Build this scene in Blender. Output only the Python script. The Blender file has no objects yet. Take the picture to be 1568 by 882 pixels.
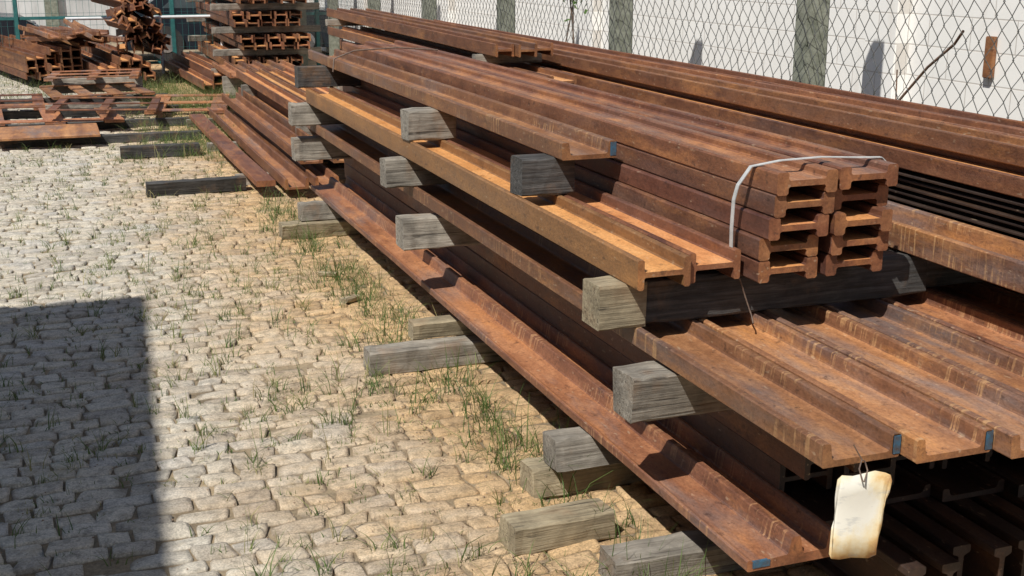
import bpy, bmesh, math, random
import numpy as np
from mathutils import Vector, Matrix, noise
random.seed(7); rng=np.random.default_rng(7)
scene=bpy.context.scene
COL=scene.collection

# ---------------------------------------------------------------- materials
def newmat(name):
    m=bpy.data.materials.new(name); m.use_nodes=True
    nt=m.node_tree; b=nt.nodes['Principled BSDF']
    return m,nt,b
def N(nt,t,**kw):
    n=nt.nodes.new(t)
    for k,v in kw.items():
        if k in n.inputs.keys(): n.inputs[k].default_value=v
        else: setattr(n,k,v)
    return n
def coords(nt,scale,loc=(0,0,0),rand=True):
    tc=N(nt,'ShaderNodeTexCoord'); mp=N(nt,'ShaderNodeMapping')
    mp.inputs['Scale'].default_value=scale; mp.inputs['Location'].default_value=loc
    if rand:
        oi=N(nt,'ShaderNodeObjectInfo'); ad=N(nt,'ShaderNodeVectorMath',operation='ADD')
        ml=N(nt,'ShaderNodeMath',operation='MULTIPLY'); ml.inputs[1].default_value=37.0
        nt.links.new(oi.outputs['Random'],ml.inputs[0])
        nt.links.new(tc.outputs['Object'],ad.inputs[0]); nt.links.new(ml.outputs[0],ad.inputs[1])
        nt.links.new(ad.outputs[0],mp.inputs['Vector'])
    else: nt.links.new(tc.outputs['Object'],mp.inputs['Vector'])
    return mp.outputs['Vector']
def noise_n(nt,vec,scale=5,detail=6,rough=.6,dist=0):
    n=N(nt,'ShaderNodeTexNoise'); n.inputs['Scale'].default_value=scale
    n.inputs['Detail'].default_value=detail; n.inputs['Roughness'].default_value=rough
    n.inputs['Distortion'].default_value=dist
    nt.links.new(vec,n.inputs['Vector']); return n.outputs['Fac']
def ramp(nt,fac,stops):
    r=N(nt,'ShaderNodeValToRGB'); cr=r.color_ramp
    while len(cr.elements)<len(stops): cr.elements.new(.5)
    for e,(p,c) in zip(cr.elements,stops):
        e.position=p; e.color=(c[0],c[1],c[2],1) if not isinstance(c,(int,float)) else (c,c,c,1)
    nt.links.new(fac,r.inputs['Fac']); return r.outputs['Color']
def mix(nt,fac,a,b,mode='MIX'):
    m=N(nt,'ShaderNodeMix',data_type='RGBA',blend_type=mode)
    for s,v in ((0,fac),(6,a),(7,b)):
        if isinstance(v,(int,float)): m.inputs[s].default_value=v
        elif isinstance(v,tuple): m.inputs[s].default_value=(*v,1)
        else: nt.links.new(v,m.inputs[s])
    return m.outputs[2]
def bump(nt,b,h,strength=.4,dist=.01):
    n=N(nt,'ShaderNodeBump'); n.inputs['Strength'].default_value=strength; n.inputs['Distance'].default_value=dist
    nt.links.new(h,n.inputs['Height']); nt.links.new(n.outputs[0],b.inputs['Normal'])
def objval(nt,lo,hi,k=1.0):
    oi=N(nt,'ShaderNodeObjectInfo'); mr=N(nt,'ShaderNodeMapRange')
    src=oi.outputs['Random']
    if k!=1.0:
        a=N(nt,'ShaderNodeMath',operation='MULTIPLY'); a.inputs[1].default_value=k; nt.links.new(src,a.inputs[0])
        f=N(nt,'ShaderNodeMath',operation='FRACT'); nt.links.new(a.outputs[0],f.inputs[0]); src=f.outputs[0]
    mr.inputs['To Min'].default_value=lo; mr.inputs['To Max'].default_value=hi
    nt.links.new(src,mr.inputs['Value']); return mr.outputs[0]

def rust(name,dark,mid,light,grey=.25,hatch=False,bright=(.78,1.28),hue=(.499,.511),og_f=.5):
    m,nt,b=newmat(name)
    st=noise_n(nt,coords(nt,(9,.3,9)),1.0,5,.55)
    iso=noise_n(nt,coords(nt,(1,.5,1)),9,10,.72,.2)
    fine=noise_n(nt,coords(nt,(1,.6,1)),110,4,.7)
    c=ramp(nt,st,[(.30,dark),(.5,mid),(.72,light)])
    c2=ramp(nt,iso,[(.32,dark),(.50,mid),(.72,light)])
    c=mix(nt,.55,c,c2)
    big=noise_n(nt,coords(nt,(3,.6,3),(5,3,1)),1.5,6,.65)
    c=mix(nt,ramp(nt,big,[(.5,0),(.68,grey)]),c,(.135,.125,.13))
    og=noise_n(nt,coords(nt,(3,.7,3),(15,7,1)),2.2,8,.72)
    c=mix(nt,ramp(nt,og,[(.52,0),(.70,og_f)]),c,(.56,.225,.075))
    pit=noise_n(nt,coords(nt,(1,.8,1),(5,17,1)),30,5,.7)
    c=mix(nt,ramp(nt,pit,[(.32,.6),(.42,0)]),c,(.04,.018,.013))
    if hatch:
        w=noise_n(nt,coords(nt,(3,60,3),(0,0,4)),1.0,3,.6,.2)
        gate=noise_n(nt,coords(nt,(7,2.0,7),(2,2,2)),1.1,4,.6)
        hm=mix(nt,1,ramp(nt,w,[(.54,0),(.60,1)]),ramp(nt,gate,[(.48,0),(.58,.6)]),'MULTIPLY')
        c=mix(nt,hm,c,(.48,.26,.13))  # orange-brown stripes across the length, broken up by noise
    sp=noise_n(nt,coords(nt,(1,.35,1),(1,9,4)),60,2,.5)
    c=mix(nt,ramp(nt,sp,[(.67,0),(.75,.4)]),c,(.48,.35,.24))
    c=mix(nt,1,c,ramp(nt,fine,[(.3,.68),(.62,1.05)]),'MULTIPLY')
    hs=N(nt,'ShaderNodeHueSaturation'); nt.links.new(objval(nt,*bright),hs.inputs['Value']); nt.links.new(objval(nt,hue[0],hue[1],17.3),hs.inputs['Hue'])
    nt.links.new(c,hs.inputs['Color'])
    nt.links.new(hs.outputs[0],b.inputs['Base Color'])
    nt.links.new(ramp(nt,iso,[(.3,.40),(.7,.75)]),b.inputs['Roughness'])
    h=mix(nt,.5,fine,iso); bump(nt,b,h,.5,.006)
    return m
M_rust=rust('rusted_steel',(.06,.025,.017),(.17,.064,.034),(.33,.14,.065),.25)
M_plum=rust('rusted_steel_plum',(.045,.019,.015),(.125,.047,.029),(.24,.095,.05),.25,og_f=.3)
M_tan=rust('rusted_steel_tan',(.11,.046,.022),(.24,.105,.045),(.36,.17,.07),.15,og_f=.35,bright=(.95,1.05))
M_lip=rust('rusted_steel_hatched',(.07,.030,.021),(.18,.072,.040),(.34,.15,.075),.65,True)
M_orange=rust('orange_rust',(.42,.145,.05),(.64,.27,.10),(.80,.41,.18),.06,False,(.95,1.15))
M_pan=rust('rust_pan',(.14,.052,.030),(.32,.13,.062),(.56,.26,.12),.75,og_f=.7)
M_end=rust('rusted_cut_end',(.09,.035,.018),(.24,.09,.042),(.44,.20,.09),0)
M_shaded=rust('shade_darkened_steel',(.016,.010,.009),(.036,.020,.015),(.07,.034,.022),.1,og_f=.1)  # rust colour darkened to paint in the shade inside and under the stacks
def simple(name,c1,c2,scale=8,rough=.7,bs=.3,metal=0,st=(1,1,1)):
    m,nt,b=newmat(name)
    n=noise_n(nt,coords(nt,st),scale,7,.65)
    nt.links.new(ramp(nt,n,[(.3,c1),(.7,c2)]),b.inputs['Base Color'])
    b.inputs['Roughness'].default_value=rough; b.inputs['Metallic'].default_value=metal
    bump(nt,b,n,bs,.01); return m
M_blue=simple('blue_paint_mark',(.07,.05,.04),(.03,.14,.24),40,.6)
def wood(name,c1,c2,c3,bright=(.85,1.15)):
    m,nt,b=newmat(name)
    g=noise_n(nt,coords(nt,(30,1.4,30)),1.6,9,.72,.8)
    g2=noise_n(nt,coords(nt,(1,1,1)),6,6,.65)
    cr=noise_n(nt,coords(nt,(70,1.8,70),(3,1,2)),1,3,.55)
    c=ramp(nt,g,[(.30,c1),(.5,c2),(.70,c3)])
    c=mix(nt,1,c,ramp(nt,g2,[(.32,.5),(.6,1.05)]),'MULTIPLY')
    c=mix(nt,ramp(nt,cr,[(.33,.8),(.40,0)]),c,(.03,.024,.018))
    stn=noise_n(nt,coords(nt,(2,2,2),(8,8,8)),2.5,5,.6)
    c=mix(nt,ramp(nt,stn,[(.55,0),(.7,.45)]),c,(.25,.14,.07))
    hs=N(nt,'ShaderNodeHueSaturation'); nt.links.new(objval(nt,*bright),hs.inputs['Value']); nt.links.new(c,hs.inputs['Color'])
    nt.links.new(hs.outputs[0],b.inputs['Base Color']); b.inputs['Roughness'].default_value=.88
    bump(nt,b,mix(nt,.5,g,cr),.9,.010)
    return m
M_wood=wood('weathered_grey_wood',(.15,.125,.10),(.28,.25,.205),(.40,.36,.305))
M_woodY=wood('weathered_tan_wood',(.18,.14,.085),(.36,.295,.19),(.50,.42,.28))
M_woodD=wood('charcoal_dark_wood',(.024,.022,.021),(.06,.057,.054),(.13,.122,.115))  # dark grey wood, also for the shaded length of the split bearer

# ---------------------------------------------------------------- mesh helpers
def link(name,me,parent=None):
    o=bpy.data.objects.new(name,me); COL.objects.link(o)
    if parent: o.parent=parent
    return o
def empty(name):
    o=bpy.data.objects.new(name,None); COL.objects.link(o); o.empty_display_size=.2; return o
def chamfer(p,c):
    out=[]; n=len(p)
    for i in range(n):
        a=Vector(p[i-1]);b=Vector(p[i]);d=Vector(p[(i+1)%n])
        l1=(a-b).length; l2=(d-b).length
        c1=min(c,l1*.3); c2=min(c,l2*.3)
        out.append(tuple(b+(a-b).normalized()*c1)); out.append(tuple(b+(d-b).normalized()*c2))
    return out
def extrude(name,prof,x,z,y0,y1,mats,parent=None,ch=.004,warp=.003,trough=True,step=.3,jit=0,tilt=0,yaw=0):
    """prof: CCW polygon (x,z); extruded along Y. mats [side, upward trough, end]"""
    P=chamfer(prof,ch) if ch else list(prof)
    zmax=max(q[1] for q in P); n=len(P)
    k=max(2,int(abs(y1-y0)/step)); ys=[y0,y0+.03]+[y0+(y1-y0)*i/k for i in range(1,k+1)]
    ph=random.uniform(0,6); f=random.uniform(.6,1.4); bm=bmesh.new(); rings=[]
    for y in ys:
        dx=warp*math.sin(f*y+ph)+warp*.5*math.sin(2.7*f*y+ph*2)+yaw*(y-y0); dz=warp*.4*math.sin(f*1.3*y+ph*3)
        rings.append([bm.verts.new((x+px+dx+(random.uniform(-jit,jit) if jit else 0),y+(random.uniform(-jit,jit) if jit else 0),z+pz+dz+tilt*(y-y0)+(random.uniform(-jit,jit) if jit else 0))) for px,pz in P])
    for r0,r1 in zip(rings[:-1],rings[1:]):
        for i in range(n):
            j=(i+1)%n
            fc=bm.faces.new((r0[i],r0[j],r1[j],r1[i]))
            dx=P[j][0]-P[i][0]; dz=P[j][1]-P[i][1]
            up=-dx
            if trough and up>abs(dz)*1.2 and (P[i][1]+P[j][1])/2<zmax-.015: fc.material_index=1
    a=bm.faces.new(rings[0]); a.material_index=2
    b=bm.faces.new(list(reversed(rings[-1]))); b.material_index=2
    bmesh.ops.recalc_face_normals(bm,faces=bm.faces)
    me=bpy.data.meshes.new(name); bm.to_mesh(me); bm.free()
    for m in mats: me.materials.append(m)
    return link(name,me,parent)
def H(w,h,tf=.016,tw=.014):
    a=h/2-tw/2;b=h/2+tw/2
    return [(0,0),(tf,0),(tf,a),(w-tf,a),(w-tf,0),(w,0),(w,h),(w-tf,h),(w-tf,b),(tf,b),(tf,h),(0,h)]
def PAN(w,h,tl=.024,tw=.018):
    return [(0,0),(w,0),(w,h),(w-tl,h),(w-tl-.006,tw+.006),(w-tl-.014,tw),(tl+.014,tw),(tl+.006,tw+.006),(tl,h),(0,h)]
RECT=lambda w,h:[(0,0),(w,0),(w,h),(0,h)]
MH=[M_rust,M_orange,M_end]; MPl=[M_plum,M_orange,M_end]; MP=[M_lip,M_pan,M_end]; MD=[M_shaded,M_shaded,M_shaded]; MT=[M_tan,M_orange,M_end]
def box(name,lo,hi,mat,parent=None,bev=.0):
    bm=bmesh.new(); bmesh.ops.create_cube(bm,size=1)
    for v in bm.verts:
        v.co=Vector([lo[i]+(hi[i]-lo[i])*(v.co[i]+.5) for i in range(3)])
    if bev: bmesh.ops.bevel(bm,geom=bm.edges[:],offset=bev,segments=2,affect='EDGES')
    me=bpy.data.meshes.new(name); bm.to_mesh(me); bm.free(); me.materials.append(mat)
    return link(name,me,parent)
def timber(x0,x1,y,z,w=.14,h=.16,mat=None,yaw=0,name='timber_bearer',skew=.016,roll=0):
    P=[(0,0),(w+random.uniform(-skew,skew),random.uniform(0,.006)),(w+random.uniform(-skew,skew),h),(random.uniform(-skew,skew),h-random.uniform(0,.008))]
    o=extrude(name,P,-w,0,0,x1-x0,[mat or M_wood]*3,None,.008,.002,False,.06,.003)
    o.rotation_euler=(0,roll,-math.pi/2+yaw); o.location=(x0,y,z); return o

# ---------------------------------------------------------------- camera / light
cam=bpy.data.cameras.new('camera'); cam.lens=43.6; cam.sensor_width=36; cam.clip_end=500
co=bpy.data.objects.new('camera',cam); COL.objects.link(co)
co.location=(0,0,2.0); co.rotation_euler=(math.radians(90-15.2),0,math.radians(-20.2)); scene.camera=co
SX,SY=.58,.48
sd=Vector((SX,SY,-1)).normalized()
sl=bpy.data.lights.new('sun','SUN'); sl.energy=5.0; sl.angle=math.radians(.5); sl.color=(1,.97,.91)
so=bpy.data.objects.new('sun',sl); COL.objects.link(so); so.rotation_euler=sd.to_track_quat('-Z','Y').to_euler(); so.location=(-5,-5,12)
w=bpy.data.worlds.new('World'); scene.world=w; w.use_nodes=True
bg=w.node_tree.nodes['Background']; sk=w.node_tree.nodes.new('ShaderNodeTexSky'); sk.sky_type='NISHITA'; sk.sun_disc=False
sk.sun_elevation=math.asin(-sd.z); sk.sun_rotation=math.atan2(-SX,-SY)%(2*math.pi)
w.node_tree.links.new(sk.outputs[0],bg.inputs['Color']); bg.inputs['Strength'].default_value=.08
scene.view_settings.view_transform='Standard'; scene.view_settings.look='None'; scene.view_settings.exposure=0

# ---------------------------------------------------------------- ground
m,nt,b=newmat('sandy_earth')
v=coords(nt,(1,1,1),rand=False); n1=noise_n(nt,v,2.5,6,.6); n2=noise_n(nt,v,60,5,.7)
c=mix(nt,.5,ramp(nt,n1,[(.38,(.09,.065,.04)),(.62,(.42,.32,.20))]),ramp(nt,n2,[(.3,(.12,.09,.055)),(.7,(.42,.33,.21))]))
nt.links.new(c,b.inputs['Base Color']); b.inputs['Roughness'].default_value=.95; bump(nt,b,n2,.8,.01); M_earth=m
me=bpy.data.meshes.new('ground'); S=200
me.from_pydata([(-S,-S,-.016),(S,-S,-.016),(S,S,-.016),(-S,S,-.016)],[],[(0,1,2,3)]); me.materials.append(M_earth); link('ground',me)

def cobbles():
    us=np.array([-1,-.985,-.82,0,.82,.985,1.]); vs=np.array([-1,-.975,-.72,.72,.975,1.])
    gx,gy=7,6
    U,V=np.meshgrid(us,vs)
    V3=[];T=[];F=[]; base=0; quads=[]
    for j in range(gy-1):
        for i in range(gx-1):
            a=j*gx+i; quads.append((a,a+1,a+gx+1,a+gx))
    quads=np.array(quads)
    y=1.0
    while y<25:
        rh=random.uniform(.084,.120); x=-4+random.uniform(-.2,0)
        while x<2.4:
            L=random.uniform(.10,.22); g=random.uniform(.005,.014)
            cx=x+L/2; cy=y+rh/2+.028*math.sin(cx*1.5+y*.35)+.009*math.sin(cx*5+y*2)+random.uniform(-.006,.006)
            hw=L/2-g/2; hh=rh/2-random.uniform(.001,.007)
            rot=random.uniform(-.08,.08); tx=random.uniform(-.07,.07); ty=random.uniform(-.09,.09)
            rr=1-.06*(np.abs(U)**8)*(np.abs(V)**8)
            X=U*hw*rr+rng.uniform(-.004,.004,U.shape); Y=V*hh*rr+rng.uniform(-.0035,.0035,U.shape)
            X=X+V*random.uniform(-.011,.011); Y=Y+U*random.uniform(-.008,.008)
            zt=random.uniform(-.008,.005)
            Z=zt-.004*np.abs(U)**5-.005*np.abs(V)**5+rng.uniform(-.0033,.0033,U.shape)+tx*X+ty*Y
            edge=(np.abs(U)>.99)|(np.abs(V)>.99); Z=np.where(edge,-.03,Z)
            c_,s_=math.cos(rot),math.sin(rot)
            if random.random()>.006:
                V3.append(np.stack([cx+X*c_-Y*s_,cy+X*s_+Y*c_,Z],-1).reshape(-1,3))
                T.append(np.full(gx*gy,random.random())); F.append(quads+base); base+=gx*gy
            x+=L
        y+=rh
    V3=np.concatenate(V3);T=np.concatenate(T);F=np.concatenate(F)
    me=bpy.data.meshes.new('cobblestone_pavement'); me.vertices.add(len(V3)); me.vertices.foreach_set('co',V3.ravel())
    me.loops.add(F.size); me.loops.foreach_set('vertex_index',F.ravel().astype(np.int32))
    me.polygons.add(len(F)); me.polygons.foreach_set('loop_start',np.arange(0,F.size,4,dtype=np.int32)); me.polygons.foreach_set('loop_total',np.full(len(F),4,dtype=np.int32))
    me.update(calc_edges=True); me.validate()
    at=me.attributes.new('tone','FLOAT','POINT'); at.data.foreach_set('value',T.astype(np.float32))
    me.polygons.foreach_set('use_smooth',np.ones(len(F),dtype=bool))
    m,nt,b=newmat('granite_setts')
    v=coords(nt,(1,1,1),rand=False); at=N(nt,'ShaderNodeAttribute',attribute_name='tone')
    n1=noise_n(nt,v,18,8,.72); n2=noise_n(nt,v,120,4,.7); n3=noise_n(nt,v,1.3,7,.7); n4=noise_n(nt,v,3.2,7,.7)
    c=ramp(nt,at.outputs['Fac'],[(0,(.46,.405,.33)),(.35,(.57,.505,.405)),(.7,(.64,.575,.465)),(1,(.54,.50,.44))])
    c=mix(nt,1,c,ramp(nt,n1,[(.34,.55),(.54,1.05)]),'MULTIPLY')
    c=mix(nt,1,c,ramp(nt,n2,[(.32,.6),(.6,1.1)]),'MULTIPLY')
    c=mix(nt,ramp(nt,n4,[(.56,0),(.68,.6)]),c,(.52,.43,.29))
    sx=N(nt,'ShaderNodeSeparateXYZ'); nt.links.new(v,sx.inputs[0])
    ad=N(nt,'ShaderNodeMath',operation='MULTIPLY_ADD'); nt.links.new(n3,ad.inputs[0]); ad.inputs[1].default_value=2.4; nt.links.new(sx.outputs[0],ad.inputs[2])
    st=N(nt,'ShaderNodeMapRange'); nt.links.new(ad.outputs[0],st.inputs['Value']); st.inputs['From Min'].default_value=1.5; st.inputs['From Max'].default_value=2.7
    st.inputs['To Max'].default_value=.85
    c=mix(nt,st.outputs[0],c,mix(nt,1,c,(1.04,.74,.42),'MULTIPLY'))
    sz=N(nt,'ShaderNodeMapRange'); nt.links.new(sx.outputs[2],sz.inputs['Value']); sz.inputs['From Min'].default_value=-.011; sz.inputs['From Max'].default_value=-.02
    c=mix(nt,sz.outputs[0],c,(.12,.088,.052))
    nt.links.new(c,b.inputs['Base Color']); b.inputs['Roughness'].default_value=.88
    bump(nt,b,mix(nt,.4,n1,n2),.9,.016)
    me.materials.append(m); link('cobblestone_pavement',me)
cobbles()
def debris():
    V=[];F=[]
    for _ in range(5200):
        x=random.uniform(-1.5,1.9) if random.random()<.45 else random.gauss(1.35,.25); y=random.uniform(2.5,14); s=random.uniform(.002,.007); k=len(V)
        for dx,dy,dz in((1,0,0),(-.5,.87,0),(-.5,-.87,0),(0,0,1)): V.append((x+dx*s*random.uniform(.5,1.5),y+dy*s*random.uniform(.5,1.5),-.003+dz*s*.8))
        F+= [(k,k+1,k+3),(k+1,k+2,k+3),(k+2,k,k+3)]
    me=bpy.data.meshes.new('gravel'); me.from_pydata(V,[],F); me.materials.append(simple('grit',(.14,.075,.045),(.42,.32,.22),9,.9,.2)); link('gravel',me)
debris()

# ---------------------------------------------------------------- main stack
st=empty('sheet_pile_stack')
L1P=[(0,0),(.30,0),(.30,.09),(.28,.09),(.27,.03),(.19,.03),(.178,.088),(.150,.088),(.138,.034),(.02,.028),(.012,.036),(0,.036)]
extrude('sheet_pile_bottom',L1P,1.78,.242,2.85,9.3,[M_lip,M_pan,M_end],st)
for r in range(2):
    for i in range(8):
        extrude('lower_beam',H(.20,.118,.02,.016),2.07+.215*i,.303+.119*r,3.12+random.uniform(-.12,.1),9.2+random.uniform(-.2,.2),[M_plum,M_shaded,M_shaded] if i==0 else MD,st)
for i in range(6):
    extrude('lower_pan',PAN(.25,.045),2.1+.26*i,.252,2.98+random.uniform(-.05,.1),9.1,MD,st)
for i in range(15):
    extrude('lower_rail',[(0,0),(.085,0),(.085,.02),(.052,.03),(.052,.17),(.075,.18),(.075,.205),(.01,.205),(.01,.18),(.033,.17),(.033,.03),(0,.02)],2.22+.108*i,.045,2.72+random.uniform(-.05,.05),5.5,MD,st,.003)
yn=[2.50,2.44,2.38,2.40,2.35,2.42,2.37,2.4]
for i in range(8):
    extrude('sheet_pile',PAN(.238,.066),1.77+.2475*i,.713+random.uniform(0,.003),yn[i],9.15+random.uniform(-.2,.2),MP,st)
    if i in(0,1): box('blue_paint_mark',(1.77+.2475*i+.214,yn[i]-.002,.722),(1.77+.2475*i+.2395,yn[i]+.018,.777),M_blue,st,.002)
box('blue_paint_mark',(1.80,2.847,.25),(1.86,2.86,.272),M_blue,st,.002)
for i in range(2):
    extrude('wide_beam',H(.192,.102,.024,.018),1.725+.196*i,.936,3.50+.02*i,9.0+.1*i,MT if i==0 else MH,st,.005)
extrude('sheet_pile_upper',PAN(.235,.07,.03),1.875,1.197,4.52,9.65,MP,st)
box('blue_paint_mark',(2.083,4.518,1.203),(2.112,4.535,1.262),M_blue,st,.002)
hs=empty('h_beam_bundle')
for c in range(2):
    for r in range(5):
        off=random.uniform(-.008,.008)+(-.02 if (c==0 and r<2) else 0)
        extrude('h_beam',H(.228,.075,.043,.020),2.155+.247*c+off,.936+.0755*r,3.43+random.uniform(-.03,.03),9.75+random.uniform(-.12,.1),MPl if r<4 else [M_rust,M_pan,M_end],hs,.006)
def strap(pts,wd,th,mat,name,parent=None):
    bm=bmesh.new(); prev=None
    for i,p in enumerate(pts):
        p=Vector(p); q=[bm.verts.new(p+Vector((0,s*wd/2,0))) for s in(-1,1)]
        if prev: bm.faces.new((prev[0],prev[1],q[1],q[0]))
        prev=q
    me=bpy.data.meshes.new(name); bm.to_mesh(me); bm.free(); me.materials.append(mat)
    o=link(name,me,parent); s=o.modifiers.new('s','SOLIDIFY'); s.thickness=th; return o
M_strap=simple('galvanised_strap',(.35,.36,.36),(.60,.61,.60),20,.4,.1)
strap([(2.10,3.56,.95),(2.098,3.56,1.0),(2.095,3.56,1.1),(2.095,3.555,1.2),(2.105,3.55,1.25),(2.145,3.54,1.312),(2.25,3.53,1.327),(2.4,3.52,1.332),(2.55,3.52,1.322),(2.64,3.52,1.318),(2.662,3.52,1.30),(2.662,3.54,.94)],.018,.003,M_strap,'steel_strap')
def tube(name,pts,r,mat,parent=None,cyc=False):
    cu=bpy.data.curves.new(name,'CURVE'); cu.dimensions='3D'; cu.bevel_depth=r; cu.bevel_resolution=1
    sp=cu.splines.new('POLY'); sp.points.add(len(pts)-1)
    for q,p in zip(sp.points,pts): q.co=(*p,1)
    sp.use_cyclic_u=cyc
    cu.materials.append(mat); return link(name,cu,parent)
M_wire=simple('rusty_wire',(.08,.05,.04),(.2,.14,.1),40,.6)
tube('binding_wire',[(2.10,3.55,.95),(2.13,3.55,.925),(2.15,3.54,.86),(2.17,3.53,.80),(2.16,3.5,.78)],.003,M_wire)
tube('binding_wire',[(1.84,8.6,1.19),(1.85,8.6,1.28),(2.0,8.62,1.33),(2.3,8.6,1.345),(2.6,8.6,1.32)],.006,M_wire)

# right stack
rs=empty('long_beam_stack')
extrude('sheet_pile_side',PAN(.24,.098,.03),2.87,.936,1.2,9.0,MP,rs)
for i in range(8):
    dx=random.uniform(-.012,.012)
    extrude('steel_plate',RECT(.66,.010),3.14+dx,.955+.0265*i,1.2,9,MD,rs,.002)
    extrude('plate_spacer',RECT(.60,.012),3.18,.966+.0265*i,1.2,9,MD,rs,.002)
for i in range(3):
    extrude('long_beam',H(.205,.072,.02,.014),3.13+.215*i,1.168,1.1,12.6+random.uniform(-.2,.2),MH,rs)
for i in range(3):
    extrude('long_beam',H(.165,.072,.018,.014),3.25+.18*i+random.uniform(-.01,.01),1.242+random.uniform(0,.008),1.1,12.8+random.uniform(-.3,.3),[M_rust,M_rust,M_end],rs)
for i in range(3):
    extrude('long_beam',H(.13,.085,.016,.014),2.76+.14*i,1.325,7.8+random.uniform(-.06,.06),13.4+random.uniform(-.15,.1),[M_rust,M_rust,M_end],rs,yaw=.012)
for i in range(2):
    extrude('long_beam',H(.17,.08),2.72+.19*i,1.17,7.2,12.9,MH,rs)
for r in range(4):
    for i in range(5):
        extrude('long_beam',H(.18,.1),2.9+.19*i,.22+.26*r,10.3,13.2+random.uniform(-.2,.2),MH,rs)
for r in range(4):
    timber(2.8,3.95,10.8,.06+.26*r if r else 0,.12,.155 if r else .2); timber(2.8,3.95,12.8,.06+.26*r if r else 0,.12,.155 if r else .2)
timber(2.72,3.2,8.1,1.252,.1,.07); timber(2.72,3.2,12.9,1.252,.1,.07)
timber(2.72,3.1,8.2,.94,.1,.228)

# timbers
timber(1.63,3.95,3.33,.548,.14,.158,M_wood)
timber(1.61,3.95,5.98,.52,.14,.165,M_wood,roll=.01)
timber(1.62,3.95,9.0,.51,.14,.17,M_wood)
timber(1.63,1.80,3.60,.779,.14,.156,M_woodY); timber(1.801,2.95,3.602,.780,.136,.154,M_woodD)  # one bearer in two colours: sunlit end painted tan, shaded length painted dark
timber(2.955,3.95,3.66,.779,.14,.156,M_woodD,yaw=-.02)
timber(1.62,3.95,6.33,.779,.13,.156,M_wood)
timber(1.60,3.95,8.95,.779,.13,.156,M_wood)
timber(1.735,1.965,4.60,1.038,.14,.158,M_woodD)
timber(1.72,1.98,6.24,1.038,.14,.158,M_wood)
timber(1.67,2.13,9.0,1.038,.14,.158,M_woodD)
timber(1.56,3.9,3.26,-.01,.16,.115,M_wood,yaw=-.02)
timber(1.34,1.72,3.62,-.01,.15,.11,M_woodY,yaw=.03)
timber(1.64,3.9,3.97,.112,.13,.128,M_wood)
timber(1.57,3.9,4.02,-.01,.15,.12,M_woodY,yaw=.03)
timber(1.33,3.9,5.6,-.01,.15,.125,M_wood)
timber(1.58,3.9,5.72,.115,.09,.09,M_woodY)
timber(1.45,3.9,8.7,-.01,.14,.12,M_woodY)
timber(1.60,3.9,8.75,.11,.12,.13,M_wood)
timber(.67,1.5,10.7,-.01,.12,.13,M_woodD,yaw=.03)
timber(.58,1.35,12.85,-.01,.13,.13,M_woodD,yaw=.0)
for (x,y) in((1.5,6.9),(1.48,7.6)):
    timber(x,x+.12,y,-.005,.05,.035,M_woodY,yaw=random.uniform(-.6,.6),name='wood_offcut',skew=.005)

# tag
def tag():
    m,nt,b=newmat('stained_tag'); v=coords(nt,(1,1,1),rand=False)
    n=noise_n(nt,v,13,7,.65)
    mp=N(nt,'ShaderNodeMapping'); mp.inputs['Scale'].default_value=(7.5,0,6.0); mp.inputs['Location'].default_value=(.18,0,-.14); nt.links.new(v,mp.inputs[0])
    d=N(nt,'ShaderNodeVectorMath',operation='LENGTH'); nt.links.new(mp.outputs[0],d.inputs[0])
    ad=N(nt,'ShaderNodeMath',operation='MULTIPLY_ADD'); nt.links.new(n,ad.inputs[0]); ad.inputs[1].default_value=1.0; nt.links.new(d.outputs['Value'],ad.inputs[2])
    a2=N(nt,'ShaderNodeMath',operation='MULTIPLY'); nt.links.new(ad.outputs[0],a2.inputs[0]); a2.inputs[1].default_value=.5
    c=ramp(nt,a2.outputs[0],[(.46,(.72,.69,.60)),(.55,(.70,.60,.40)),(.64,(.64,.44,.20)),(.74,(.42,.17,.06))])
    n5=noise_n(nt,coords(nt,(1,1,3),rand=False),14,4,.6)
    c=mix(nt,ramp(nt,n5,[(.56,0),(.66,.5)]),c,(.42,.42,.40))
    nt.links.new(c,b.inputs['Base Color']); b.inputs['Roughness'].default_value=.5; bump(nt,b,n,.25,.01)
    out=[(-.070,.098),(-.060,.110),(-.03,.108),(.03,.120),(.060,.114),(.074,.108),(.080,.092),(.078,.06),(.068,.03),(.064,-.03),(.056,-.06),(.052,-.103),(.03,-.111),(-.02,-.106),(-.05,-.110),(-.072,-.108),(-.078,-.096),(-.074,-.03),(-.066,.0),(-.070,.05)]
    bm=bmesh.new(); vs=[bm.verts.new((x,0,z)) for x,z in out]; bm.faces.new(vs)
    bmesh.ops.triangulate(bm,faces=bm.faces); bmesh.ops.subdivide_edges(bm,edges=bm.edges[:],cuts=3,use_grid_fill=True)
    for v_ in bm.verts: v_.co.y=.012*math.sin(v_.co.x*22)+.010*math.sin(v_.co.z*18+1)
    me=bpy.data.meshes.new('tag_plate'); bm.to_mesh(me); bm.free(); me.materials.append(m)
    e=empty('metal_tag'); o=link('tag_plate',me,e); s=o.modifiers.new('s','SOLIDIFY'); s.thickness=.002
    for p in me.polygons: p.use_smooth=True
    e.location=(1.838,2.42,.606); e.rotation_euler=(math.radians(-6),math.radians(3),math.radians(-18))
    tube('tag_wire',[(-.005,-.010,.095),(-.014,.0,.125),(-.006,.01,.145),(.006,.02,.14),(.010,.005,.12),(-.002,-.012,.095)],.0022,M_wire,e)
    tube('tag_wire_tail',[(-.004,.01,.145),(-.02,.015,.17),(-.03,.01,.185)],.0018,M_wire,e)
tag()

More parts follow.
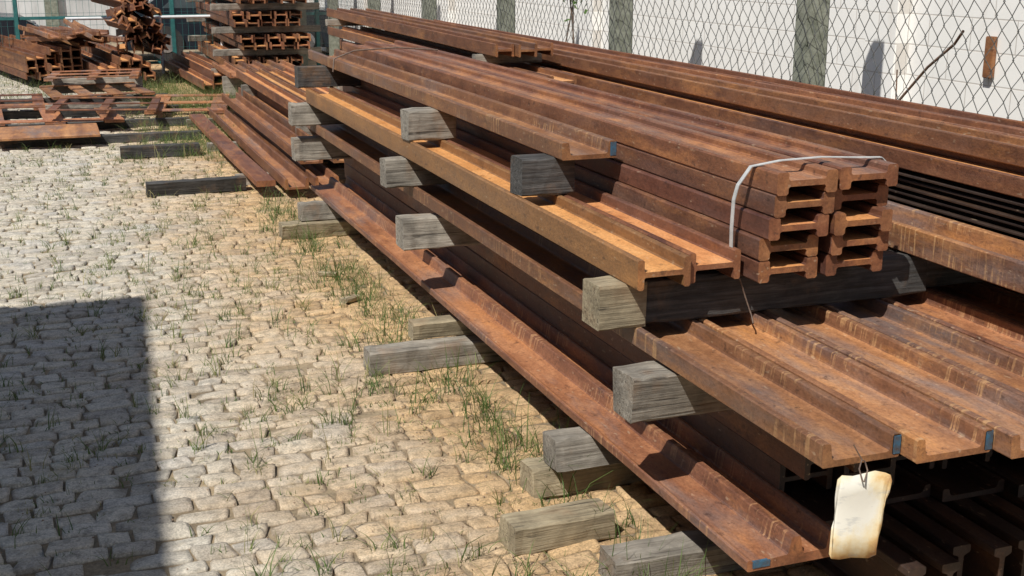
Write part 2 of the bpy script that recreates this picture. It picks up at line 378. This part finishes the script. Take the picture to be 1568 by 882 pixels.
# ---------------------------------------------------------------- loose beams left/middle distance
lb=empty('loose_channel_pile')
extrude('channel',RECT(.16,.05),1.52,.10,10.3,15,[M_rust,M_pan,M_end],lb,yaw=-.01)
for i,(x,z,y0,y1) in enumerate([(1.74,.08,10.2,15.5),(1.95,.22,10.6,15.7),(2.2,.25,10.4,16),(2.0,.08,10.2,15)]):
    extrude('channel',PAN(.2,.09),x,z,y0,y1,[M_rust,M_pan,M_end],lb)
for i in range(4): extrude('channel',H(.15,.1),2.25+.17*i,.42,11.5,16.5,MH,lb)
for i in range(4): extrude('channel',H(.15,.1),2.3+.17*i,.06,11.5,16.5,MH,lb)
for y in(11,13,15): timber(1.45,2.9,y,-.01,.1,.1)
for y in(12,15.6): timber(2.2,2.95,y,.16,.12,.25)
def frame(name,x,y,z,wx,wy,nx,ny,bar,th,yaw,mat):
    e=empty(name); e.location=(x,y,z); e.rotation_euler=(random.uniform(-.015,.015),random.uniform(-.02,.02),yaw)
    for i in range(nx+1):
        box('rib',(i*(wx-bar)/nx,0,0),(i*(wx-bar)/nx+bar,wy,th),mat,e,.003)
    for j in range(ny+1):
        box('bar',(0,j*(wy-bar)/ny,th+.001),(wx,j*(wy-bar)/ny+bar,th*1.5),mat,e,.003)
    return e
e=empty('steel_sheet'); extrude('sheet',RECT(1.05,.02),-.62,.11,13.75,14.75,[M_pan,M_pan,M_end],e,trough=False)
frame('steel_lattice_frame',-.75,14.9,.12,1.5,1.9,2,1,.22,.025,.05,M_pan)
frame('steel_lattice_frame',-.1,14.9,.24,1.2,1.5,2,2,.1,.025,-.12,M_rust)
frame('steel_lattice_frame',.0,16.6,.20,1.25,1.7,3,1,.16,.025,.1,M_pan)
frame('steel_lattice_frame',-.1,17.6,.34,1.2,1.2,2,2,.12,.03,-.1,M_pan)
frame('steel_lattice_frame',-1.3,16.4,.12,1.2,1.8,2,2,.14,.03,.02,M_rust)
frame('steel_lattice_frame',1.0,15.4,.12,.95,1.8,1,2,.2,.03,-.16,M_pan)
for y in(14.0,15.2,16.5,17.9): timber(-.7,1.5,y,-.01,.1,.1,M_woodD)
timber(-.1,1.0,16.0,.15,.06,.06); timber(0,1.2,18.3,.1,.1,.2)
def farstack(name,x,y,cols,rows,length,yaw,z0=.15,w=.16,h=.12,gap=0,mats=None):
    e=empty(name); e.location=(x,y,0); e.rotation_euler=(0,0,yaw)
    for r in range(rows):
        for c in range(cols):
            if r==rows-1 and random.random()<.3: continue
            extrude('beam',H(w,h,.02,.016),c*(w+.01)+random.uniform(-.01,.01),z0+r*(h+gap),random.uniform(-.15,.15),length+random.uniform(-.2,.2),mats or MH,e)
    return e
farstack('beam_stack',-.35,20.2,5,4,4,.22,.12)
farstack('beam_stack',.62,19.6,5,3,4,.12,.12)
e=empty('steel_offcut_heap')
for i in range(34):
    o=extrude('offcut',H(.15,.11,.02,.016),0,0,-.5,.6+random.random()*.8,MH,e); t=(i/34)**.8
    o.location=(1.25+random.uniform(-.45,.40)*(1-t*.75),20.5+random.uniform(-.2,.6),.42+.85*t); o.rotation_euler=(random.uniform(-.12,.18),random.uniform(-.8,.8),random.uniform(-.22,.3))
for i in range(12):
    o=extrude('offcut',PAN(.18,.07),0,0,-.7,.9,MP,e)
    o.location=(random.uniform(-.2,.6),20.7+random.uniform(-.3,.5),.64+random.uniform(0,.16)); o.rotation_euler=(random.uniform(-.1,.15),random.uniform(-.3,.3),random.uniform(.1,.9))
ts=empty('tall_beam_stack')
for r in range(6):
    for k in range(2):
        for c in range(5):
            x=2.62+c*.21+random.uniform(-.02,.02)+(.1 if r%2 else 0)
            extrude('beam',H(.19,.11,.022,.016),x,.22+r*.34+k*.112,19.2+random.uniform(-.15,.15),24,MH,ts)
for r in range(7):
    for y in(19.5,23): timber(2.35,4.0,y,.0+r*.34-(0 if r else .0)+(.108 if r else 0),.14,.105 if r else .21,M_wood)
farstack('beam_stack',2.0,18.2,3,2,4,.05,.1)
for i in range(5): extrude('channel_offcut',PAN(.2,.07),2.25+.21*i,.35,17.1,19,MP,ts)
for y in(17.4,18.6): timber(2.2,3.4,y,-.01,.12,.36)

# ---------------------------------------------------------------- chain-link fence
M_conc=simple('lichen_concrete',(.12,.13,.095),(.30,.31,.25),14,.9,.6)
M_mesh=simple('galvanised_wire',(.07,.075,.07),(.16,.16,.15),30,.5,.0,.3)
fe=empty('chain_link_fence'); FX=4.1
for k in range(-2,9):
    ye=6.33+2.62*k; box('concrete_post',(FX+.02,ye-.07,-.05),(FX+.17,ye+.07,3.2),M_conc,fe,.012)
def mesh_fence():
    V=[];F=[];pw=.10;ph=.13;r=.0028; y0,y1,z0,z1=.5,28.5,.75,2.9
    nz=int((z1-z0)/(ph/2)); k=0; y=y0
    while y<y1:
        s=1 if k%2==0 else -1
        prev=None
        for i in range(nz+1):
            yy=y+(pw/2+.006 if (i%2==0)==(s>0) else 0)+.006*math.sin(i*1.3+k)+.012*math.sin(i*.4+y); z=z0+i*ph/2+.010*math.sin(y*2.3); xx=FX+.004*(1 if i%2 else -1)+.02*math.sin(yy*1.7)*math.sin(z*2)
            ring=[(xx+r,yy,z),(xx-r*.5,yy+r*.87,z),(xx-r*.5,yy-r*.87,z)]
            b0=len(V); V.extend(ring)
            if prev is not None:
                for a in range(3): F.append((prev+a,prev+(a+1)%3,b0+(a+1)%3,b0+a))
            prev=b0
        y+=pw/2; k+=1
    me=bpy.data.meshes.new('wire_mesh'); me.from_pydata(V,[],F); me.materials.append(M_mesh); link('wire_mesh',me,fe)
mesh_fence()
for z in(2.2,): tube('tension_wire',[(FX+.01,.5,z),(FX+.01,28.5,z)],.003,M_mesh,fe)

def blockwall():
    m,nt,b=newmat('white_painted_blockwork')
    tc=N(nt,'ShaderNodeTexCoord'); sx=N(nt,'ShaderNodeSeparateXYZ'); cb=N(nt,'ShaderNodeCombineXYZ')
    nt.links.new(tc.outputs['Object'],sx.inputs[0]); nt.links.new(sx.outputs[1],cb.inputs[0]); nt.links.new(sx.outputs[2],cb.inputs[1])
    br=N(nt,'ShaderNodeTexBrick'); nt.links.new(cb.outputs[0],br.inputs['Vector'])
    br.inputs['Scale'].default_value=1; br.inputs['Brick Width'].default_value=.4; br.inputs['Row Height'].default_value=.2; br.inputs['Mortar Size'].default_value=.005; br.inputs['Mortar Smooth'].default_value=.3
    br.inputs['Color1'].default_value=(.90,.88,.84,1); br.inputs['Color2'].default_value=(.88,.86,.82,1); br.inputs['Mortar'].default_value=(.66,.62,.57,1)
    n=noise_n(nt,coords(nt,(1,1,1),rand=False),1.6,8,.65); n2=noise_n(nt,coords(nt,(1,1,.15),rand=False),5,6,.6)
    c=mix(nt,1,br.outputs['Color'],ramp(nt,n,[(.3,.94),(.6,1)]),'MULTIPLY')
    c=mix(nt,ramp(nt,n2,[(.60,0),(.8,.4)]),c,(.55,.47,.38))
    nt.links.new(c,b.inputs['Base Color']); b.inputs['Roughness'].default_value=.85
    inv=N(nt,'ShaderNodeInvert'); nt.links.new(br.outputs['Fac'],inv.inputs['Color']); bump(nt,b,inv.outputs[0],.5,.01)
    e=empty('white_block_wall')
    box('wall_face',(5.4,-4,-.05),(5.7,32,4.6),m,e)
    for y in(-2,2.5,7.0,12,17,22,27): box('wall_pier',(5.3,y,-.05),(5.398,y+.35,4.6),m,e,.01)
    box('coping',(5.34,-4,4.602),(5.76,32,4.7),M_conc,e)
    box('rusty_bracket',(5.36,6.15,1.25),(5.398,6.22,1.5),M_end,e,.005)
blockwall()

M_cw=simple('pale_concrete',(.45,.45,.44),(.74,.74,.73),2.5,.9,.5,0,(1,1,.4))
e=empty('concrete_boundary_wall'); box('wall_face',(-16,31,-.05),(5.3,31.3,3.2),M_cw,e)
for x in range(-15,5,3): box('wall_pier',(x,30.85,-.05),(x+.3,30.998,3.3),M_conc,e,.01)
M_teal=simple('teal_painted_steel',(.02,.10,.10),(.04,.19,.18),12,.5,.1)
tf=empty('teal_mesh_fence')
for i in range(-5,3):
    x=-.49+i*2.5; box('post',(x,22.4,-.05),(x+.07,22.47,2.6),M_teal,tf,.008)
for z in(.12,.9,2.5): box('rail',(-13,22.42,z),(5.2,22.46,z+.05),M_teal,tf,.004)
V=[];F=[]
def bar(a,b_,r):
    k=len(V)
    for p in(a,b_):
        d=(Vector(b_)-Vector(a)).normalized(); u=d.orthogonal().normalized(); v_=d.cross(u)
        for t in range(3):
            an=t*2.094; V.append(tuple(Vector(p)+u*math.cos(an)*r+v_*math.sin(an)*r))
    for t in range(3): F.append((k+t,k+(t+1)%3,k+3+(t+1)%3,k+3+t))
for x in np.arange(-13,5.2,.10): bar((x,22.44,.12),(x,22.44,2.5),.0025)
for z in np.arange(.2,2.5,.2): bar((-13,22.445,z),(5.2,22.445,z),.0025)
me=bpy.data.meshes.new('mesh_panel'); me.from_pydata(V,[],F); me.materials.append(M_teal); link('mesh_panel',me,tf)
M_pipe=simple('white_pipe',(.6,.62,.62),(.8,.8,.8),10,.5,.1)
pr=empty('pipe_barrier'); tube('rail',[(.3,22.0,.93),(2.9,22.0,.93)],.03,M_pipe,pr)
for x in(.4,1.8,2.8): tube('leg',[(x,22.0,0),(x,22.0,.93)],.025,M_pipe,pr)

M_car=simple('dark_car_paint',(.012,.016,.024),(.02,.026,.036),3,.25,.0); M_glass=simple('car_glass',(.05,.07,.08),(.08,.1,.11),3,.1,0)
M_tyre=simple('tyre_rubber',(.02,.02,.02),(.04,.04,.04),20,.9,.2); M_hub=simple('alloy_hub',(.4,.4,.42),(.55,.55,.57),20,.35,0,.8)
def car(x,y,yaw):
    e=empty('parked_car')
    body=[(0,.28),(.05,.2),(4.2,.2),(4.3,.35),(4.25,.75),(4.0,.88),(3.1,.95),(2.5,1.38),(1.1,1.42),(.4,.98),(.05,.92)]
    def side(o,dy):   # profile was extruded along Y already: car length on X, width on Y
        return o
    extrude('body',body,0,0,0,1.7,[M_car]*3,e,.05,0,False,.4)
    for yy in(-.006,1.694):
        g=[(.75,.97),(2.85,.95),(2.42,1.31),(1.2,1.34)]
        extrude('side_window',g,0,0,yy,yy+.012,[M_glass]*3,e,.02,0,False)
    for wx in(.8,3.4):
        for yy in(-.03,1.55):
            bm=bmesh.new(); bmesh.ops.create_cone(bm,cap_ends=True,segments=28,radius1=.32,radius2=.32,depth=.2)
            me=bpy.data.meshes.new('wheel'); bm.to_mesh(me); bm.free(); me.materials.append(M_tyre); o=link('wheel',me,e); o.rotation_euler=(math.pi/2,0,0); o.location=(wx,yy+.09,.32)
            bm=bmesh.new(); bmesh.ops.create_cone(bm,cap_ends=True,segments=20,radius1=.2,radius2=.17,depth=.22)
            me=bpy.data.meshes.new('hub'); bm.to_mesh(me); bm.free(); me.materials.append(M_hub); o=link('hub',me,e); o.rotation_euler=(math.pi/2,0,0); o.location=(wx,yy+.09,.32)
    for hy in(.15,1.3): box('headlight',(4.2,hy,.6),(4.3,hy+.25,.75),M_hub,e,.02)
    e.location=(x,y,0); e.rotation_euler=(0,0,yaw)
car(-4.4,23.4,.05); car(1.3,24.6,-.1)

M_plaster=simple('cream_render',(.45,.42,.36),(.6,.57,.5),3,.9,.3)
wb=empty('warehouse_building'); Hh=6.0
wb.location=(.42-SX*Hh,7.5-SY*Hh,0); wb.rotation_euler=(0,0,math.radians(-3))
box('walls',(-9,-16,-.05),(0,0,Hh-.15),M_plaster,wb); box('roof_slab',(-9.1,-16.1,Hh-.148),(.0,.0,Hh),M_conc,wb,.01)
for y in(-13,-10,-7,-3):
    box('window_glass',(.002,y,1.4),(.02,y+1.2,2.6),M_glass,wb); box('window_sill',(.002,y-.06,1.3),(.08,y+1.26,1.396),M_conc,wb,.005)
box('door',(.002,-1.6,0),(.04,-.6,2.1),M_teal,wb,.005)

# ---------------------------------------------------------------- grass
def grass():
    V=[];F=[];T=[]
    def blade(x,y,h,lean,az,wd,tone,z=-.015):
        k=len(V); fa=random.uniform(0,math.pi); px=math.cos(fa)*wd/2; py=math.sin(fa)*wd/2
        for i,t in enumerate((0,.35,.7,1)):
            d=lean*h*t**1.8; zz=z+h*(t-.35*lean*t*t); s=(1,.9,.6,.08)[i]
            cx=x+math.cos(az)*d; cy=y+math.sin(az)*d
            V.append((cx-px*s,cy-py*s,zz)); V.append((cx+px*s,cy+py*s,zz)); T.extend((tone,tone))
        for i in range(3): F.append((k+2*i,k+2*i+1,k+2*i+3,k+2*i+2))
    def tuft(x,y,h,n,r,rx=None,tm=.5):
        t0=random.gauss(tm,.2)
        for _ in range(n):
            blade(x+random.gauss(0,rx or r),y+random.gauss(0,r),h*random.uniform(.4,1.1),random.uniform(.1,1.2),random.uniform(0,6.28),random.uniform(.0024,.0052),min(1,max(0,random.gauss(t0,.2))))
    for _ in range(7000):
        x=random.uniform(-2.5,1.6); y=random.uniform(2.3,19)
        nz=noise.noise(Vector((x*1.3,y*.9,3)))+.5*noise.noise(Vector((x*4,y*3,8)))
        if nz+(.10 if x>.45 else .0)<random.uniform(-.6,.5): continue
        tuft(x,y,random.uniform(.02,.06),random.randint(3,9),.006,.028,.55)
    for _ in range(400):
        x=random.uniform(-.5,1.5); y=random.uniform(3,14); tuft(x,y,random.uniform(.07,.15),random.randint(5,13),.014,.02,.5)
    for _ in range(70):
        x=random.uniform(.4,1.45); y=random.uniform(3,9); tuft(x,y,random.uniform(.12,.24),random.randint(5,12),.02,.02,.5)
    for _ in range(260):
        y=2.7+7.5*random.random(); x=random.gauss(1.66,.09)-.01*(y-3)
        if noise.noise(Vector((y*1.3,0,7)))<-.3 : continue
        tuft(x,y,random.uniform(.08,.30),random.randint(5,12),.03,tm=.3)
    for _ in range(340):
        x=random.gauss(1.5,.35); y=random.uniform(12.5,20); tuft(x,y,random.uniform(.10,.32),14,.07)
    for _ in range(180):
        x=random.uniform(-.8,2.4); y=random.uniform(18,22); tuft(x,y,random.uniform(.1,.4),14,.08)
    for _ in range(80):
        x=random.gauss(2.3,.35); y=random.uniform(16.4,17.2); tuft(x,y,random.uniform(.2,.45),16,.08)
    me=bpy.data.meshes.new('grass'); me.from_pydata(V,[],F)
    at=me.attributes.new('tone','FLOAT','POINT'); at.data.foreach_set('value',np.array(T,dtype=np.float32))
    m,nt,b=newmat('grass_blades'); a=N(nt,'ShaderNodeAttribute',attribute_name='tone')
    nt.links.new(ramp(nt,a.outputs['Fac'],[(0,(.05,.11,.02)),(.5,(.12,.18,.045)),(.8,(.25,.26,.09)),(1,(.46,.37,.18))]),b.inputs['Base Color']); b.inputs['Roughness'].default_value=.6
    tr=N(nt,'ShaderNodeBsdfTranslucent'); tr.inputs['Color'].default_value=(.14,.2,.05,1); mx=N(nt,'ShaderNodeMixShader'); mx.inputs[0].default_value=.3
    out=nt.nodes['Material Output']; nt.links.new(b.outputs[0],mx.inputs[1]); nt.links.new(tr.outputs[0],mx.inputs[2]); nt.links.new(mx.outputs[0],out.inputs[0])
    me.materials.append(m); link('grass',me)
    M_leaf=simple('leaf_green',(.05,.11,.02),(.12,.2,.05),20,.6,.0)
    def shrub(x,y,z,r,n):
        V=[];F=[]
        for _ in range(n):
            d=Vector((random.gauss(0,1),random.gauss(0,1),random.gauss(0,1)))*r*.45; c=Vector((x,y,z))+d
            u=Vector((random.uniform(-1,1),random.uniform(-1,1),random.uniform(-1,1))).normalized(); v_=u.orthogonal().normalized(); s=random.uniform(.03,.055); k=len(V)
            V+= [tuple(c-u*s),tuple(c+v_*s*.5),tuple(c+u*s),tuple(c-v_*s*.5)]; F.append((k,k+1,k+2,k+3))
        me=bpy.data.meshes.new('leaves'); me.from_pydata(V,[],F); me.materials.append(M_leaf); e=empty('shrub'); link('leaves',me,e)
        for i in range(3): tube('stem',[(x+random.uniform(-.05,.05),y,0),(x+random.uniform(-.1,.1),y+random.uniform(-.1,.1),z*.6),(x+random.uniform(-.3,.3)*r,y+random.uniform(-.3,.3)*r,z+r*.3)],.007,M_wire,e)
    shrub(4.55,10.7,1.75,.24,220)
grass()
M_br=simple('dry_branch',(.12,.07,.04),(.2,.12,.08),10,.9,.3)
e=empty('dry_branch'); tube('stem',[(4.25,5.75,.9),(4.27,5.6,1.2),(4.26,5.35,1.42),(4.25,5.15,1.55),(4.24,5.08,1.62)],.007,M_br,e); tube('twig',[(4.27,5.6,1.2),(4.3,5.65,1.38)],.004,M_br,e)
